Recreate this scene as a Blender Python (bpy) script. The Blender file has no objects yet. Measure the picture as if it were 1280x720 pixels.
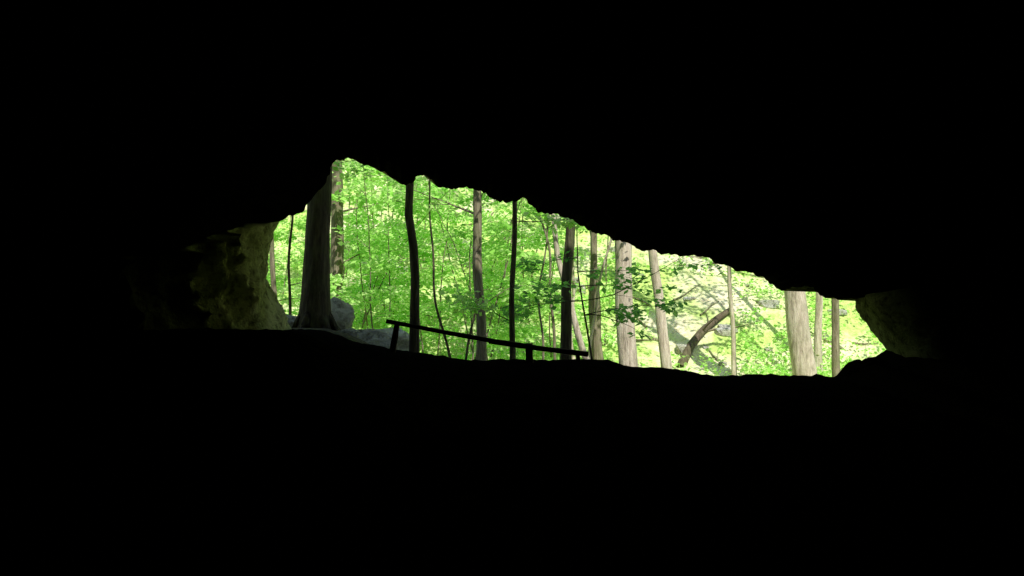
import bpy, bmesh, math, random
import numpy as np
from mathutils import Vector, noise
random.seed(7); rng=np.random.default_rng(7)
scene=bpy.context.scene
EYE=1.6; YM=14.0     # eye height, distance of the cave mouth plane (m)

# ------------------------------------------------------------------ helpers
def sm(a,b,x):
    t=np.clip((np.asarray(x,float)-a)/(b-a),0,1); return t*t*(3-2*t)
def nz(x,y,z=0.0): return noise.noise(Vector((x,y,z)))
def fbm(x,y,z=0.0,o=4):
    s=0;a=1
    for i in range(o):
        s+=a*noise.noise(Vector((x,y,z)));x*=2.07;y*=2.07;z=z*2.07+3.1;a*=.5
    return s
def link(o): scene.collection.objects.link(o); return o
def quadmesh(name,V,F,mats,mi=None,tint=None,smooth=None):
    me=bpy.data.meshes.new(name)
    me.from_pydata(np.asarray(V,float).tolist(),[],np.asarray(F).tolist())
    for m in mats: me.materials.append(m)
    if mi is not None: me.polygons.foreach_set('material_index',np.asarray(mi,np.int32))
    if tint is not None:
        a=me.attributes.new('tint','FLOAT','FACE'); a.data.foreach_set('value',np.asarray(tint,np.float32))
    if smooth is None: smooth=np.ones(len(F),bool)
    me.polygons.foreach_set('use_smooth',np.asarray(smooth,bool))
    me.update(); return link(bpy.data.objects.new(name,me))
def grid(name,xs,ys,zf,mats,attr=None):
    nx,ny=len(xs),len(ys)
    V=[(x,y,zf(x,y)) for y in ys for x in xs]
    i=np.arange(nx*ny).reshape(ny,nx)
    F=np.stack([i[:-1,:-1],i[:-1,1:],i[1:,1:],i[1:,:-1]],-1).reshape(-1,4)
    o=quadmesh(name,V,F,mats)
    if attr:
        a=o.data.attributes.new(attr[0],'FLOAT','POINT'); a.data.foreach_set('value',np.array([attr[1](v[0],v[1]) for v in V],np.float32))
    return o

# ------------------------------------------------------------------ materials
def newmat(name):
    m=bpy.data.materials.new(name); m.use_nodes=True
    nt=m.node_tree; nt.nodes.clear(); return m,nt,nt.nodes,nt.links
def ramp(N,stops):
    r=N.new('ShaderNodeValToRGB'); e=r.color_ramp.elements
    while len(e)<len(stops): e.new(.5)
    for k,(p,c) in zip(e,stops): k.position=p; k.color=(*c,1)
    return r
def texnoise(N,L,vec,scale,detail=6,rough=.6,dist=0):
    n=N.new('ShaderNodeTexNoise'); n.inputs['Scale'].default_value=scale
    n.inputs['Detail'].default_value=detail; n.inputs['Roughness'].default_value=rough
    n.inputs['Distortion'].default_value=dist
    L.new(vec,n.inputs['Vector']); return n
def coords(N,L,scale=(1,1,1)):
    t=N.new('ShaderNodeTexCoord'); mp=N.new('ShaderNodeMapping'); mp.inputs['Scale'].default_value=scale
    L.new(t.outputs['Object'],mp.inputs['Vector']); return mp.outputs['Vector']
def finish(N,L,color,height,rough=.95,bs=.5,bd=.05,spec=.1):
    b=N.new('ShaderNodeBsdfPrincipled'); o=N.new('ShaderNodeOutputMaterial')
    L.new(color,b.inputs['Base Color']); b.inputs['Roughness'].default_value=rough
    b.inputs['Specular IOR Level'].default_value=spec
    if height is not None:
        bp=N.new('ShaderNodeBump'); bp.inputs['Strength'].default_value=bs; bp.inputs['Distance'].default_value=bd
        L.new(height,bp.inputs['Height']); L.new(bp.outputs['Normal'],b.inputs['Normal'])
    L.new(b.outputs['BSDF'],o.inputs['Surface'])
def mixc(N,L,f,a,b):
    m=N.new('ShaderNodeMix'); m.data_type='RGBA'
    L.new(f,m.inputs[0]); L.new(a,m.inputs[6]); L.new(b,m.inputs[7]); return m.outputs[2]

def rock_mat(name,use_attr,k=1.0):
    m,nt,N,L=newmat(name); v=coords(N,L)
    n1=texnoise(N,L,v,1.3,8,.65,.6); n2=texnoise(N,L,v,7,8,.75)
    c=lambda *a:tuple(min(.85,q*k) for q in a)
    if use_attr: st=[(.3,c(.14,.16,.05)),(.46,c(.46,.48,.20)),(.7,c(.70,.68,.38))]
    else: st=[(.3,c(.16,.155,.11)),(.46,c(.42,.41,.33)),(.7,c(.62,.60,.52))]
    pale=ramp(N,st); L.new(n1.outputs['Fac'],pale.inputs['Fac'])
    pits=ramp(N,[(.36,(.18,.17,.12)),(.5,(1,1,1))]); L.new(n2.outputs['Fac'],pits.inputs['Fac'])
    mu=N.new('ShaderNodeMix'); mu.data_type='RGBA'; mu.blend_type='MULTIPLY'; mu.inputs[0].default_value=.85
    L.new(pale.outputs['Color'],mu.inputs[6]); L.new(pits.outputs['Color'],mu.inputs[7])
    col=mu.outputs[2]
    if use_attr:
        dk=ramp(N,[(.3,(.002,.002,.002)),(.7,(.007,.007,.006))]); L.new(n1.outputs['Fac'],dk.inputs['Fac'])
        at=N.new('ShaderNodeAttribute'); at.attribute_name='pale'  # mask that paints the mouth's light falloff into the rock colour
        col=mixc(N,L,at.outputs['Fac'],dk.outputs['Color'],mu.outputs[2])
    ad=N.new('ShaderNodeMath'); ad.operation='ADD'; L.new(n1.outputs['Fac'],ad.inputs[0]); L.new(n2.outputs['Fac'],ad.inputs[1])
    finish(N,L,col,ad.outputs[0],.95,1,.16 if use_attr else .2,.0 if use_attr else .1)
    return m
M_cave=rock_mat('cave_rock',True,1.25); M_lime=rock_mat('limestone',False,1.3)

def floor_mat():
    m,nt,N,L=newmat('cave_dirt'); v=coords(N,L)
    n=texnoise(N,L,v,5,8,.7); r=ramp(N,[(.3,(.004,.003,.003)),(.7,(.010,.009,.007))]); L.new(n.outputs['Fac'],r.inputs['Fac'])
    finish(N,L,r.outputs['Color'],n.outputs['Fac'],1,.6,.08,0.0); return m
M_floor=floor_mat()

def ground_mat():
    m,nt,N,L=newmat('forest_litter'); v=coords(N,L)
    n1=texnoise(N,L,v,.35,6,.6,.3); n2=texnoise(N,L,v,7,8,.75)
    lit=ramp(N,[(.28,(.34,.27,.16)),(.42,(.72,.64,.42)),(.55,(.86,.82,.60)),(.75,(.93,.91,.76))]); L.new(n2.outputs['Fac'],lit.inputs['Fac'])
    gr=ramp(N,[(.3,(.30,.46,.08)),(.6,(.62,.80,.26))]); L.new(n2.outputs['Fac'],gr.inputs['Fac'])
    msk=ramp(N,[(.38,(0,0,0)),(.54,(1,1,1))]); L.new(n1.outputs['Fac'],msk.inputs['Fac'])
    col=mixc(N,L,msk.outputs['Color'],lit.outputs['Color'],gr.outputs['Color'])
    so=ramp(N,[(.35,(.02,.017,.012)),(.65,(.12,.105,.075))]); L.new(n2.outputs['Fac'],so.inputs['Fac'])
    at=N.new('ShaderNodeAttribute'); at.attribute_name='soil_shade'  # dark soil near the lip, with the cliff's shade painted into the colour
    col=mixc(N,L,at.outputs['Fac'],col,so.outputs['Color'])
    finish(N,L,col,n2.outputs['Fac'],.95,.7,.10); return m
M_ground=ground_mat()

def bark_mat(name,c0,c1,c2,moss=.3):
    m,nt,N,L=newmat(name)
    v=coords(N,L,(9,9,1.3)); v2=coords(N,L)
    n1=texnoise(N,L,v,1.6,7,.7,.4); n2=texnoise(N,L,v2,1.8,5,.6)
    r=ramp(N,[(.3,c0),(.52,c1),(.72,c2)]); L.new(n1.outputs['Fac'],r.inputs['Fac'])
    g=ramp(N,[(.0,(.14,.19,.06)),(1,(.14,.19,.06))])
    mk=ramp(N,[(.48,(0,0,0)),(.66,(moss,moss,moss))]); L.new(n2.outputs['Fac'],mk.inputs['Fac'])
    col=mixc(N,L,mk.outputs['Color'],r.outputs['Color'],g.outputs['Color'])
    finish(N,L,col,n1.outputs['Fac'],.9,1,.06); return m
B_dark=bark_mat('bark_dark',(.03,.025,.017),(.09,.075,.05),(.17,.145,.10))
B_mid =bark_mat('bark_grey_brown',(.12,.10,.065),(.28,.24,.165),(.44,.39,.29),.5)
B_pale=bark_mat('bark_pale',(.32,.26,.20),(.66,.57,.45),(.82,.76,.64),.35)
def wood_mat():
    m,nt,N,L=newmat('weathered_wood'); v=coords(N,L,(1,6,6)); n=texnoise(N,L,v,3,7,.7)
    r=ramp(N,[(.3,(.02,.015,.01)),(.7,(.10,.075,.05))]); L.new(n.outputs['Fac'],r.inputs['Fac'])
    finish(N,L,r.outputs['Color'],n.outputs['Fac'],.9,.7,.02); return m
M_wood=wood_mat()
def leaf_mat(name,c0,c1,c2):
    m,nt,N,L=newmat(name)
    at=N.new('ShaderNodeAttribute'); at.attribute_name='tint'
    r=ramp(N,[(0,c0),(.5,c1),(1,c2)]); L.new(at.outputs['Fac'],r.inputs['Fac'])
    d=N.new('ShaderNodeBsdfDiffuse'); t=N.new('ShaderNodeBsdfTranslucent'); mx=N.new('ShaderNodeMixShader'); mx.inputs[0].default_value=.47
    o=N.new('ShaderNodeOutputMaterial')
    L.new(r.outputs['Color'],d.inputs['Color']); L.new(r.outputs['Color'],t.inputs['Color'])
    L.new(d.outputs[0],mx.inputs[1]); L.new(t.outputs[0],mx.inputs[2]); L.new(mx.outputs[0],o.inputs['Surface']); return m
Lf=leaf_mat('spring_leaf',(.30,.67,.10),(.55,.90,.24),(.80,.97,.47))
Lf_d=leaf_mat('leaf_deep_green',(.12,.34,.07),(.23,.54,.13),(.42,.70,.24))

# ------------------------------------------------------------------ cave
# Outline of the cave mouth in image pixels, 80 pixels = 1 m, image centre at eye level on the passage axis
E_left=[(365,412),(360,403),(357,390),(350,378),(341,365),(334,350),(331,335),(335,320),(340,305),(343,290),(350,276)]
E_tl=[(350,276),(357,272),(370,269),(380,262),(390,250),(400,238),(408,225),(413,210),(421,201),(430,199)]
E_top=[(430,199),(445,200),(455,207),(470,211),(485,218),(497,226),(508,230),(516,228),(519,220),(530,220),(543,226),(550,235),(560,237),(575,234),(590,235),(603,239),(612,247),(622,253),(635,255),(648,250),(656,250),(663,257),(672,264),(690,268),(705,271),(720,279),(735,287),(750,292),(765,298),(782,303),(800,311),(815,314),(835,318),(860,319),(880,322),(900,330),(920,337),(940,342),(955,348),(962,357),(975,362),(990,360),(1005,359),(1020,364),(1035,371),(1050,375),(1068,376)]
E_right=[(1068,376),(1068,382),(1071,390),(1078,400),(1083,404),(1090,415),(1100,427),(1110,436)]
E_bot=[(1110,436),(1098,443),(1088,455),(1084,456),(1080,452),(1072,449),(1060,453),(1052,462),(1045,472),(1030,470),(1020,467),(1010,470),(990,470),(960,468),(930,469),(900,470),(880,468),(855,463),(830,460),(805,459),(785,458),(765,452),(758,449),(750,450),(735,449),(700,450),(670,450),(640,449),(620,450),(600,451),(575,449),(545,444),(515,440),(495,437),(470,432),(445,428),(425,420),(405,413),(385,412),(365,412)]
def tom(E): return np.array([((a-640)/80.0,EYE+(360-b)/80.0) for a,b in E])
def resample(P,n):
    s=np.r_[0,np.cumsum(np.hypot(*np.diff(P,axis=0).T))]; u=np.linspace(0,s[-1],n,endpoint=False)
    return np.c_[np.interp(u,s,P[:,0]),np.interp(u,s,P[:,1])]
segs=[(E_left,120),(E_tl,80),(E_top,420),(E_right,60),(E_bot,130)]
RIM=np.vstack([resample(tom(E),n) for E,n in segs])
counts=[n for _,n in segs]; NP=sum(counts)
segid=np.repeat(np.arange(5),counts)
def keyring(A):
    out=[]
    for k,n in enumerate(counts):
        a=np.array(A[k]);b=np.array(A[(k+1)%5]); t=np.linspace(0,1,n,endpoint=False)[:,None]
        out.append(a+(b-a)*t)
    return np.vstack(out)
rim=RIM.copy()
for i in range(NP):     # crumbly edge
    x,z=rim[i]
    if segid[i]!=4:
        rim[i,0]+=.03*fbm(x*7,z*7,1.3,3); rim[i,1]+=.035*fbm(x*7,z*7,7.7,3)
        if segid[i]==2: rim[i,1]+=.035-.08*abs(nz(x*4.2,3.3,1))-.05*abs(nz(x*11,8.3,1))
    else: rim[i,1]-=.08
keys=[(-9,keyring([(-3,-.6),(-3,2.2),(0,3.2),(3,2.2),(3,-.6)])),
 (-6,keyring([(-6,-.6),(-6,3),(-1,5),(6,3.6),(6,-.6)])),
 (0,keyring([(-7,-.6),(-6.8,3.4),(-1,5.6),(7.4,4),(7.4,-.6)])),
 (7.2,keyring([(-7.2,-.6),(-7,3),(-2,5.6),(8,4),(8,-.6)])),
 (9.7,keyring([(-5.2,-.5),(-5.3,1.9),(-2.2,5.2),(7.6,3.4),(7.6,-.5)])),
 (10.6,keyring([(-3.95,-.4),(-4.02,2.0),(-2.25,5.0),(7.0,2.8),(7.2,-.4)])),
 (12.6,keyring([(-3.60,-.2),(-3.85,2.45),(-2.45,4.4),(5.55,1.6),(6.15,-.1)])),
 (14.0,rim)]
kd=[k for k,_ in keys]
ds=list(np.arange(-9,9.0,.6))+list(np.arange(9.0,14.0,.055))+[14.0]
V=[];pale=[]
for d in ds:
    j=max(i for i in range(len(kd)) if kd[i]<=d+1e-6); j=min(j,len(kd)-2)
    t=(d-kd[j])/(kd[j+1]-kd[j]); R=keys[j][1]*(1-t)+keys[j+1][1]*t
    inr=float(sm(14.0,13.2,d))
    for i in range(NP):
        x,z=R[i]; y=d; s_=segid[i]
        cx,cz=x-.5,z-1.8; l=math.hypot(cx,cz)+1e-6
        if s_==0:     # fluted, water-worn left wall: curved draperies
            deep=float(sm(13.2,12.0,d))
            ph=y*1.0-.30*(2.3-z)**2+ .35*nz(y*.6,z*.7)
            f=abs(math.sin(ph*4.4))**.8
            g=fbm(x*1.4,y*1.4,z*1.4,5)
            x-= inr*(.38*(f-.55)*deep+.12*abs(nz(y*2.0,z*1.6,4))+.11*g+.08*abs(nz(y*5,z*5,2))-.10)
        elif s_!=4:
            g=fbm(x*.8,y*.8,z*.8,4); amp=.2*inr
            if s_ in(1,2): amp=.25*inr; g=abs(g)+.25*abs(fbm(x*3,y*3,z*3,2))
            x+=cx/l*g*amp; z+=cz/l*g*amp
        V.append((x,y,z))
        if s_==0: p=float(sm(9.8,11.6,d+.35*nz(y*2,z*2,3)))  # left wall blackens inward: fading daylight put into the colour
        elif s_==3: p=.8*float(sm(12.4,13.6,d))  # right wall likewise, painted light fading inward
        elif s_==2: p=.06*float(sm(13.5,14,d))  # faint lit ceiling edge painted in
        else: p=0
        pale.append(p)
nin=len(ds)
for yy,off in [(14.12,.07),(14.35,.35),(14.7,.9),(15.0,2.0),(14.9,3.6),(14.0,6),(12.0,9),(9,12),(0,24),(-14,40),(-60,90)]:
    for i in range(NP):
        x,z=rim[i]; cx,cz=x-.5,z-1.7; l=math.hypot(cx,cz)
        g=fbm(x*.6+off*.5,yy*.3+off,z*.6,4)
        o=off*(1+.12*g*sm(.3,3,off)); V.append((x+cx/l*o, yy+.35*g*float(sm(.2,2,off)), z+cz/l*o*(1 if cz>0 else .8)))
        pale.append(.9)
nr=nin+11
idx=np.arange(nr*NP).reshape(nr,NP); nx_=np.roll(idx,-1,axis=1)
F=np.stack([idx[:-1],idx[1:],nx_[1:],nx_[:-1]],-1).reshape(-1,4).tolist()
F.append(list(range(NP)))
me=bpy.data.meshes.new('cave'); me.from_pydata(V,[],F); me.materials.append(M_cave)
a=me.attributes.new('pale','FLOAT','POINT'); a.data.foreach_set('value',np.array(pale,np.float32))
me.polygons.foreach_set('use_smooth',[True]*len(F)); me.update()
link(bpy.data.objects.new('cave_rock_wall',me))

Bm=tom(E_bot)[::-1]
def rimz(x): return float(np.interp(x,Bm[:,0],Bm[:,1]))
def floorz(x,y):
    g=float(sm(4,14,y)); z=rimz(x)*g
    side=float(sm(-1.0,-2.75,x))
    m=math.exp(-((y-10.0)/1.5)**2)*side
    z=z*(1-m)+1.16*m
    away=float(sm(14,12.5,y)); z+=.045*fbm(x*1.1,y*1.1,2,5)*away - .02*away + .022*fbm(x*8,y*8,5,3)
    if y>14.05: z-=(y-14.05)*1.2
    return z
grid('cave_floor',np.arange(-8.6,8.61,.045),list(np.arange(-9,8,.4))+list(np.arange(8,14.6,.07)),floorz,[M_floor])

# ------------------------------------------------------------------ terrain outside
by=[13.8,14.5,17,21,25,27.5,34,45,70,100,300]; bz=[.25,.30,-.15,-1.3,-1.75,-.9,3.3,10.6,27,38,60]
def gz(x,y):
    b=float(np.interp(y,by,bz))
    b+=float(sm(-1.0,-3.5,x))*float(np.interp(y,[13.8,16,19,24],[.5,.85,.8,.0]))
    b-=float(sm(.5,4,x))*float(np.interp(y,[13.8,16,20,26],[.35,.35,.3,0]))
    k=float(sm(15,22,y))
    b+=k*(.55*fbm(x*.12,y*.12,0,3)+.10*fbm(x*.9,y*.9,3,3))+.02*fbm(x*3,y*3,1,2)
    b+=.9*float(sm(28,40,y))*nz(x*.16,y*.05,9)
    return b
xs=list(np.arange(-300,-20,14))+list(np.arange(-20,20,.16))+list(np.arange(20,301,14))
ys=list(np.arange(13.8,44,.16))+list(np.arange(44,80,1.5))+list(np.arange(80,301,12))
grid('ground',xs,ys,gz,[M_ground],('soil_shade',lambda x,y:float(sm(23,19,y+1.2*nz(x*.5,y*.5,2)))))  # mask for dark soil and painted shade below the cliff

# ------------------------------------------------------------------ vegetation builder
class MB:
    def __init__(s): s.V=[];s.F=[];s.M=[];s.T=[];s.n=0
    def tube(s,P,R,k=8,mat=0,rough=0.0):
        P=np.asarray(P,float); R=np.asarray(R,float); n=len(P)
        T=np.gradient(P,axis=0); T/=np.linalg.norm(T,axis=1)[:,None]+1e-9
        ref=np.where(np.abs(T[:,2:3])>.8,np.array([[0,1.,0]]),np.array([[0,0,1.]]))
        A=np.cross(T,ref); A/=np.linalg.norm(A,axis=1)[:,None]; B=np.cross(T,A)
        th=np.linspace(0,2*np.pi,k,endpoint=False)
        rr=R[:,None]*(1+rough*(np.sin(th[None]*3+P[:,2:3]*1.2)*.5+rng.normal(0,.5,(n,k))*.5))
        X=P[:,None]+rr[...,None]*(np.cos(th)[None,:,None]*A[:,None]+np.sin(th)[None,:,None]*B[:,None])
        i=np.arange(n*k).reshape(n,k)+s.n; j=np.roll(i,-1,1)
        f=np.stack([i[:-1],i[1:],j[1:],j[:-1]],-1).reshape(-1,4)
        s.V.append(X.reshape(-1,3)); s.F.append(f); s.M.append(np.full(len(f),mat)); s.T.append(np.zeros(len(f))); s.n+=n*k
    def leaves(s,C,size,mat=1,tilt=.5,tint=None):
        C=np.asarray(C,float); n=len(C)
        if n==0:return
        az=rng.uniform(0,2*np.pi,n); el=rng.normal(-.25,tilt*.7,n)
        D=np.c_[np.cos(az)*np.cos(el),np.sin(az)*np.cos(el),np.sin(el)]
        S=np.c_[-np.sin(az),np.cos(az),np.zeros(n)]; U=np.cross(D,S)
        ro=rng.normal(0,tilt,n)[:,None]; S=S*np.cos(ro)+U*np.sin(ro)
        L=(size*rng.uniform(.6,1.3,n))[:,None]; W=L*rng.uniform(.28,.4,n)[:,None]
        X=np.stack([C,C+D*L*.45+S*W,C+D*L,C+D*L*.45-S*W],1)
        i=np.arange(n*4).reshape(n,4)+s.n
        s.V.append(X.reshape(-1,3)); s.F.append(i); s.M.append(np.full(n,mat)); s.n+=4*n
        t=rng.uniform(0,1,n) if tint is None else np.clip(tint+rng.normal(0,.22,n),0,1)
        s.T.append(t)
    def spray(s,c,r,n,size,mat=1,tint=None,flat=.12,tilt=.5):
        th=rng.uniform(0,2*np.pi,n); q=r*np.sqrt(rng.uniform(0,1,n))
        C=np.c_[c[0]+np.cos(th)*q,c[1]+np.sin(th)*q,c[2]+rng.normal(0,flat,n)-q*.12]
        s.leaves(C,size,mat,tilt,tint)
    def out(s,name,mats):
        M=np.concatenate(s.M)
        return quadmesh(name,np.concatenate(s.V),np.concatenate(s.F),mats,M,np.concatenate(s.T),M==0)
def path(p,d,L,n,wob,up=0.0):
    p=np.array(p,float); d=np.array(d,float); d/=np.linalg.norm(d); P=[p.copy()]
    for i in range(n):
        d=d+rng.normal(0,wob,3); d[2]+=up/n; d/=np.linalg.norm(d); p=p+d*L/n; P.append(p.copy())
    return np.array(P)
def limb(mb,p,az,el,L,r,nl,size,sr=.45,mat=1,tint=None,twigs=4,up=-.1,flat=.1,sidemin=.25):
    d=(math.cos(az)*math.cos(el),math.sin(az)*math.cos(el),math.sin(el))
    P=path(p,d,L,8,.10,up); mb.tube(P,np.linspace(r,r*.25,9),5)
    for k in range(twigs):
        u=rng.uniform(sidemin,1); q=P[int(u*8)]
        a2=az+rng.choice([-1,1])*rng.uniform(.4,1.1); l2=L*rng.uniform(.2,.45)
        Q=path(q,(math.cos(a2),math.sin(a2),rng.uniform(-.1,.35)),l2,4,.12); mb.tube(Q,np.linspace(r*.35,r*.12,5),4)
        tt=None if tint is None else tint+rng.normal(0,.12)
        mb.spray(Q[-1],sr,nl,size,mat,tt,flat); mb.spray(Q[2],sr*.8,nl//2,size,mat,tt,flat)
    mb.spray(P[-1],sr,nl,size,mat,tint,flat)
def tree(name,x,y,r,h=13,lean=(0,0),wob=.03,bark=B_mid,crown=5.6,nl=9,leafn=6,size=.16,leafm=Lf,flare=.5,low=(),bends=None,lowleaf=18):
    mb=MB(); z0=gz(x,y)-.25; n=52
    zz=np.linspace(0,h,n); ph=rng.uniform(0,6,2)
    X=x+lean[0]*zz+wob*(np.sin(zz*1.1+ph[0])-math.sin(ph[0]))+.3*wob*np.sin(zz*3.1+ph[1]); Y=y+lean[1]*zz+wob*(np.sin(zz*.9+ph[1])-math.sin(ph[1]))
    if bends: X=X+np.interp(z0+zz,[b[0] for b in bends],[b[1] for b in bends])
    R=r*(1-.72*(zz/h)**1.1)*(1+flare*np.exp(-zz/.5)); P=np.c_[X,Y,z0+zz]
    mb.tube(P,np.maximum(R,.012),16 if r>.1 else 8,0,.09)
    if flare>.7:
        for k in range(6):
            a=k*1.05+rng.uniform(-.3,.3); Q=np.array([[x+math.cos(a)*t*1.0*r*2.8,y+math.sin(a)*t*r*2.8,z0+.75*(1-t)**1.6+.16-.12*t] for t in np.linspace(.1,1,6)])
            mb.tube(Q,np.linspace(r*.5,r*.14,6),7,0,.08)
    for k in range(nl):
        hz=crown+(h-crown)*(k+.5)/nl; i=min(n-1,int(hz/h*n))
        limb(mb,P[i],rng.uniform(0,6.28),rng.uniform(.3,.8),rng.uniform(1.4,2.8)*(1.2-.5*k/nl),R[i]*.45,leafn,size,.55,1,.6)
    for (hz,az,el,L,rr,tn) in low:
        i=min(n-1,int(hz/h*n)); limb(mb,P[i],az,el,L,rr,lowleaf,size*.9,.4,1,tn,6,up=-.25,flat=.07)
    return mb.out(name,[bark,leafm])

# --- main trees (x, distance, radius) ---
tree('oak_tree',-3.62,16.5,.245,15,(.012,.01),.02,B_dark,6.5,10,flare=.75)
tree('maple_tree',-4.66,24.3,.22,15,(-.012,0),.04,B_mid,6.6,10,low=[(5.6,.6,.2,2.0,.03,.7),(4.3,.6,.5,1.8,.03,.7),(3.6,2.6,.3,1.5,.02,.7)])
tree('ironwood_tree',-1.86,17.0,.098,10,(-.004,0),.01,B_dark,5.2,8,flare=.2,bends=[(0,0),(.9,.03),(1.8,.05),(2.4,.02),(3.0,-.07),(3.7,-.05),(5,-.05)],low=[(3.9,-.2,.25,1.7,.02,.5),(4.3,2.6,.1,1.7,.02,.5)])
tree('hickory_tree',-.72,20.2,.125,13,(-.004,0),.05,B_mid,6.0,9,flare=.25,low=[(4.6,2.7,.5,1.9,.03,.6),(2.6,.5,.5,1.4,.02,.6)])
tree('ironwood_tree',.03,17.6,.062,10,(.002,0),.03,B_dark,5.0,7,flare=.2,low=[(1.6,3.4,.3,1.2,.012,.5),(3.6,.3,.2,1.3,.012,.5)])
tree('hickory_tree',1.22,19.6,.130,13,(.012,0),.04,B_dark,5.8,9,flare=.25)
tree('beech_tree',2.32,24.0,.120,13,(-.02,0),.05,B_mid,6.2,9)
tree('beech_tree',2.88,21.8,.245,15,(-.03,.01),.03,B_pale,6.4,10,flare=.3)
tree('beech_tree',4.02,23.0,.150,13,(-.08,.01),.04,B_pale,6.2,8)
tree('birch_tree',6.45,26.0,.075,11,(-.03,0),.04,B_pale,6.0,7)
tree('beech_tree',7.90,23.8,.320,16,(-.09,.01),.03,B_pale,6.8,10,flare=.25)
tree('birch_tree',9.24,27.0,.120,13,(0,0),.03,B_pale,6.6,8)
tree('maple_tree',9.12,25.0,.120,13,(-.02,0),.03,B_mid,6.6,8)
tree('maple_tree',2.1,21.0,.085,11,(-.22,.02),.07,B_pale,6.0,6)
tree('maple_tree',2.75,25.5,.09,12,(-.11,.02),.07,B_mid,6.0,6)
tree('birch_tree',-5.9,22.5,.085,10,(-.03,.0),.03,B_mid,5.6,7,low=[(2.8,1.0,.3,1.2,.015,.7)])
tree('ironwood_tree',-5.4,22.0,.045,9,(.01,.0),.06,B_dark,5.0,6,low=[(3.0,.4,.3,1.2,.012,.7)])
# slender bent poles between the big trunks
for (x,y,r,l,w,b) in [(-1.15,20.5,.035,-.14,.10,B_dark),(-1.3,20.8,.032,.10,.10,B_dark),(-1.05,21.2,.028,.03,.12,B_mid),(.75,21.5,.032,.05,.12,B_mid),
                      (1.5,22.5,.045,-.16,.12,B_mid),(2.0,23.2,.05,.12,.10,B_pale),(1.9,26,.06,-.05,.1,B_pale)]:
    tree('maple_sapling',x,y,r,8,(l,.01),w,b,4.6,6,7,.14,flare=.2)

# --- understorey saplings with layered leaf sprays ---
def sapling(name,x,y,h,stems,spread=.12,tint=.6,leafm=Lf,nlimb=10,nl=24,size=.13,h0=1.0,L=1.5,bark=B_mid,r=.027):
    mb=MB(); z0=gz(x,y)-.1
    for s_ in range(stems):
        a=rng.uniform(0,6.28); P=path((x+.1*math.cos(a),y+.1*math.sin(a),z0),(spread*math.cos(a)*(stems>1)*2.2+rng.normal(0,.04),spread*math.sin(a),1),h,14,.06)
        mb.tube(P,np.linspace(r,r*.25,15),6)
        for k in range(nlimb):
            hz=h0/h+(1-h0/h)*(k+.5)/nlimb; q=P[min(14,int(hz*14))]
            limb(mb,q,rng.uniform(0,6.28),rng.uniform(.05,.5),L*rng.uniform(.5,1.1)*(1.15-.5*hz),r*.35,nl,size,.46,1,tint,3,flat=.06)
    return mb.out(name,[bark,leafm])
for (x,y,h,st,tn) in [(-1.25,22,7,2,.4),(-3.2,23,6.5,2,.5),(-5.0,26.5,7,2,.55),(-2.4,26,7.5,2,.5),(-.2,25,7,2,.5),(1.2,27,6.5,1,.6),
                      (-7.2,27,7,2,.6),(-3.9,29,7.5,2,.8),(.6,29.5,7,2,.75),(-1.2,30.5,8,2,.85),(-5.9,31,8,2,.8),(3.2,31,6,1,.75),
                      (-3.9,26,6.5,2,.4),(-2.9,31.5,8,2,.8),(-.9,27.5,7,2,.55),(-8.6,30,7,2,.7),(-6.6,25,6,1,.5),(-3.4,27.5,8,2,.65)]:
    sapling('maple_sapling',x,y,h,st,tint=tn,nlimb=9,nl=21,size=.17)
# dogwood in the shade with drooping branches
mb=MB(); x0,y0=1.75,18.4; z0=gz(x0,y0)-.1
P=path((x0,y0,z0),(-.05,0,1),3.6,12,.04); mb.tube(P,np.linspace(.028,.01,13),6)
for hz,az,L in [(.62,0.05,2.6),(.58,-.1,1.9),(.68,.15,1.7),(.6,3.1,1.4),(.66,2.9,1.7),(.72,3.3,1.2),(.78,.2,1.4),(.5,.1,1.3),(.9,3.0,1.0)]:
    limb(mb,P[int(hz*12)],az,.12,L,.012,11,.15,.28,1,.5,4,up=-.5,flat=.05)
mb.out('dogwood_sapling',[B_dark,Lf_d])

# --- distant woodland on the slope: one mass ---
mb=MB()
for k in range(55):
    y=rng.uniform(32,54); x=rng.uniform(-.6,.6)*y
    h=rng.uniform(9,15); r=rng.uniform(.07,.2); z=gz(x,y)-.2
    P=path((x,y,z),(rng.normal(0,.06),-.03,1),h,12,.03); mb.tube(P,np.linspace(r,r*.25,13),7)
    for q in range(9):
        i=rng.integers(1 if x<3 else 4,13); limb(mb,P[i],rng.uniform(0,6.28),rng.uniform(.1,.6),rng.uniform(1.2,2.6),r*.25,8,.26,.6,1,.85,3)
mb.out('distant_trees',[B_pale,Lf])
# --- low undergrowth: one mass ---
mb=MB(); cnt=0
while cnt<2700:
    y=26.2+17*rng.uniform(0,1)**1.4; x=rng.uniform(-.5,.5)*y
    den=.45+.8*nz(x*.28,y*.28,5)+ (.28 if x/y<.08 else 0)+(.35 if x/y>.25 else 0)-(.25 if .13<x/y<.25 else 0)
    if rng.uniform()>den: continue
    cnt+=1; hh=rng.uniform(.08,.5)*(1.8 if x/y<.05 else 1); c=(x,y,gz(x,y)+hh)
    mb.tube([[x,y,c[2]-hh-.05],[x+.02,y,c[2]-hh*.5],[x,y,c[2]]],[.006,.005,.003],3)
    mb.spray(c,rng.uniform(.2,.55),int(rng.uniform(10,22)),.14,1,rng.uniform(.2,.85),.1,.6)
mb.out('undergrowth',[B_mid,Lf])

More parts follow.
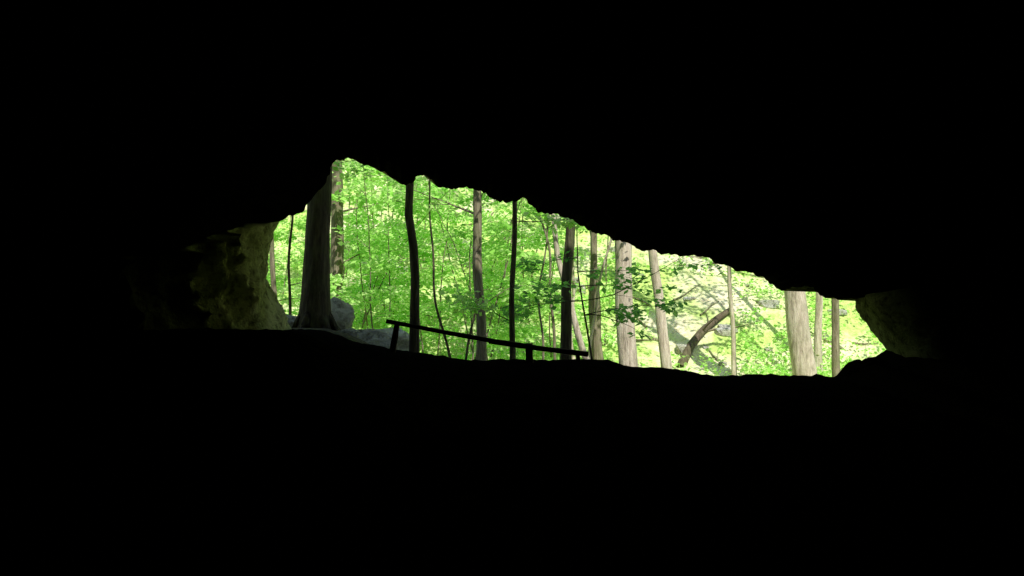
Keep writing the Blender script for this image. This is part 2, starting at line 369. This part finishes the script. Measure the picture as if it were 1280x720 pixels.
# ------------------------------------------------------------------ rocks & logs
def boulder(name,c,s,seed,mat=M_lime,sub=5):
    bm=bmesh.new(); bmesh.ops.create_icosphere(bm,subdivisions=sub,radius=1)
    ax=[Vector(rng.normal(0,1,3)).normalized() for _ in range(9)]; cu=[rng.uniform(.55,.85) for _ in ax]
    for v in bm.verts:
        p=v.co.copy(); p*=1+.25*fbm(p.x*1.1+seed,p.y*1.1,p.z*1.1,4)
        for n_,c_ in zip(ax,cu):
            e=p.dot(n_)-c_
            if e>0: p-=n_*e*.92
        p*=1+.06*fbm(p.x*5+seed,p.y*5,p.z*5,4)
        v.co=Vector((c[0]+p.x*s[0],c[1]+p.y*s[1],c[2]+p.z*s[2]))
    me=bpy.data.meshes.new(name); bm.to_mesh(me); bm.free(); me.materials.append(mat)
    for p in me.polygons: p.use_smooth=True
    return link(bpy.data.objects.new(name,me))
M_lime2=rock_mat('slope_limestone',False,1.6)
boulder('limestone_boulder',(-2.95,18.3,.35),(1.0,.6,.62),2,M_lime2)
boulder('limestone_boulder',(-3.75,18.9,.85),(.5,.5,.55),9)
boulder('limestone_boulder',(-4.4,17.3,.72),(.5,.4,.35),14)
boulder('limestone_boulder',(-2.2,17.2,.05),(.6,.4,.45),23,M_lime2)
boulder('limestone_boulder',(-3.1,16.3,.62),(.35,.3,.28),27)
boulder('cave_boulder',(5.45,13.6,.22),(.34,.3,.3),31,M_floor)
bm=bmesh.new()
for k in range(90):
    y=rng.uniform(26,42); x=rng.uniform(.02,.45)*y if k%3 else rng.uniform(-.5,.5)*y
    r=bmesh.ops.create_icosphere(bm,subdivisions=2,radius=1); s=rng.uniform(.08,.34); zc=gz(x,y)
    sx,sy,sz=s*rng.uniform(.8,1.6),s,s*rng.uniform(.4,.8)
    for v in r['verts']:
        p=v.co; g=1+.35*fbm(p.x+k,p.y,p.z,2); v.co=Vector((x+max(-.8,min(.8,p.x*g))*sx,y+max(-.8,min(.8,p.y*g))*sy,zc+max(-.7,min(.7,p.z*g))*sz))
me=bpy.data.meshes.new('slope_rocks'); bm.to_mesh(me); bm.free(); me.materials.append(M_lime2); link(bpy.data.objects.new('slope_rocks',me))

mb=MB()
P=np.array([[5.15,27.4,gz(5.15,27.4)+.0],[5.55,28.0,gz(5.55,28)+.2],[6.1,28.7,gz(6.1,28.7)+.16],[6.75,29.3,gz(6.75,29.3)+.16],[7.3,29.8,gz(7.3,29.8)+.12]])
tt=np.linspace(0,4,20); P=np.c_[[np.interp(tt,range(5),P[:,k]) for k in range(3)]].T
mb.tube(P,np.linspace(.15,.09,20),10,0,.1)
mb.tube(path(P[9],(.3,-.3,.8),.7,5,.1),np.linspace(.04,.015,6),6)
mb.out('fallen_log',[bark_mat('bark_rotten',(.05,.038,.025),(.14,.11,.075),(.24,.20,.14))])
mb=MB()
for k in range(90):
    y=rng.uniform(26.5,38); x=rng.uniform(-.4,.5)*y; a=rng.uniform(0,6.28)
    Q=path((x,y,gz(x,y)+.05),(math.cos(a),.7*abs(math.sin(a)),.45*abs(math.sin(a))),rng.uniform(.5,2),5,.08); Q[:,2]=[gz(q[0],q[1])+.06 for q in Q]
    mb.tube(Q,np.linspace(.035,.01,6),5)
mb.out('fallen_branches',[B_mid])

# ------------------------------------------------------------------ wooden railing on the lip
par=link(bpy.data.objects.new('wooden_railing',None)); par.location=(0,13.6,.5)
def part(name,P,R):
    P=np.asarray(P,float); t=np.linspace(0,len(P)-1,14); Q=np.c_[[np.interp(t,range(len(P)),P[:,k]) for k in range(3)]].T
    Rr=np.interp(t,[0,len(P)-1],R)
    Q=np.vstack([Q[:1],Q,Q[-1:]]); Rr=np.r_[.001,Rr,.001]
    Q[0]-= (Q[2]-Q[1])*.02; Q[-1]+=(Q[-2]-Q[-3])*.02
    m=MB(); m.tube(Q,Rr,10,0,.14); o=m.out(name,[M_wood]); o.parent=par; o.matrix_parent_inverse=par.matrix_world.inverted()
    o.location=(0,0,0); return o
bpy.context.view_layer.update()
part('rail_1',[(-1.90,13.55,1.10),(-1.0,13.56,.925),(-.3,13.57,.80),(.35,13.58,.70)],(.032,.036))
part('rail_2',[(-.35,13.66,.785),(.4,13.66,.68),(1.16,13.66,.59)],(.036,.042))
part('post_1',[(-1.74,13.60,1.09),(-1.78,13.60,.85),(-1.85,13.6,.45)],(.042,.055))
part('post_2',[(.255,13.64,.76),(.26,13.63,.6),(.26,13.62,.35)],(.055,.06))
part('post_3',[(1.0,13.66,.585),(1.01,13.65,.5),(1.01,13.64,.3)],(.03,.045))

# ------------------------------------------------------------------ light
sd=Vector((.22,-.60,.78)).normalized()
su=bpy.data.lights.new('sun','SUN'); su.energy=5; su.angle=math.radians(.5); su.color=(1,.97,.88)
so=link(bpy.data.objects.new('sun',su)); so.rotation_euler=sd.to_track_quat('Z','Y').to_euler()
w=bpy.data.worlds.new('World'); scene.world=w; w.use_nodes=True; nt=w.node_tree
sk=nt.nodes.new('ShaderNodeTexSky'); sk.sky_type='NISHITA'; sk.sun_disc=False
sk.sun_elevation=math.asin(sd.z); sk.sun_rotation=math.atan2(sd.x,sd.y)
bg=nt.nodes['Background']; bg.inputs['Strength'].default_value=.15; nt.links.new(sk.outputs[0],bg.inputs[0])
scene.view_settings.view_transform='Standard'; scene.view_settings.look='None'; scene.view_settings.exposure=0

cam=bpy.data.cameras.new('camera'); cam.sensor_width=36; cam.lens=31.5; cam.clip_end=1000
co=link(bpy.data.objects.new('camera',cam)); co.location=(0,0,EYE); co.rotation_euler=(math.radians(90),0,0)
scene.camera=co
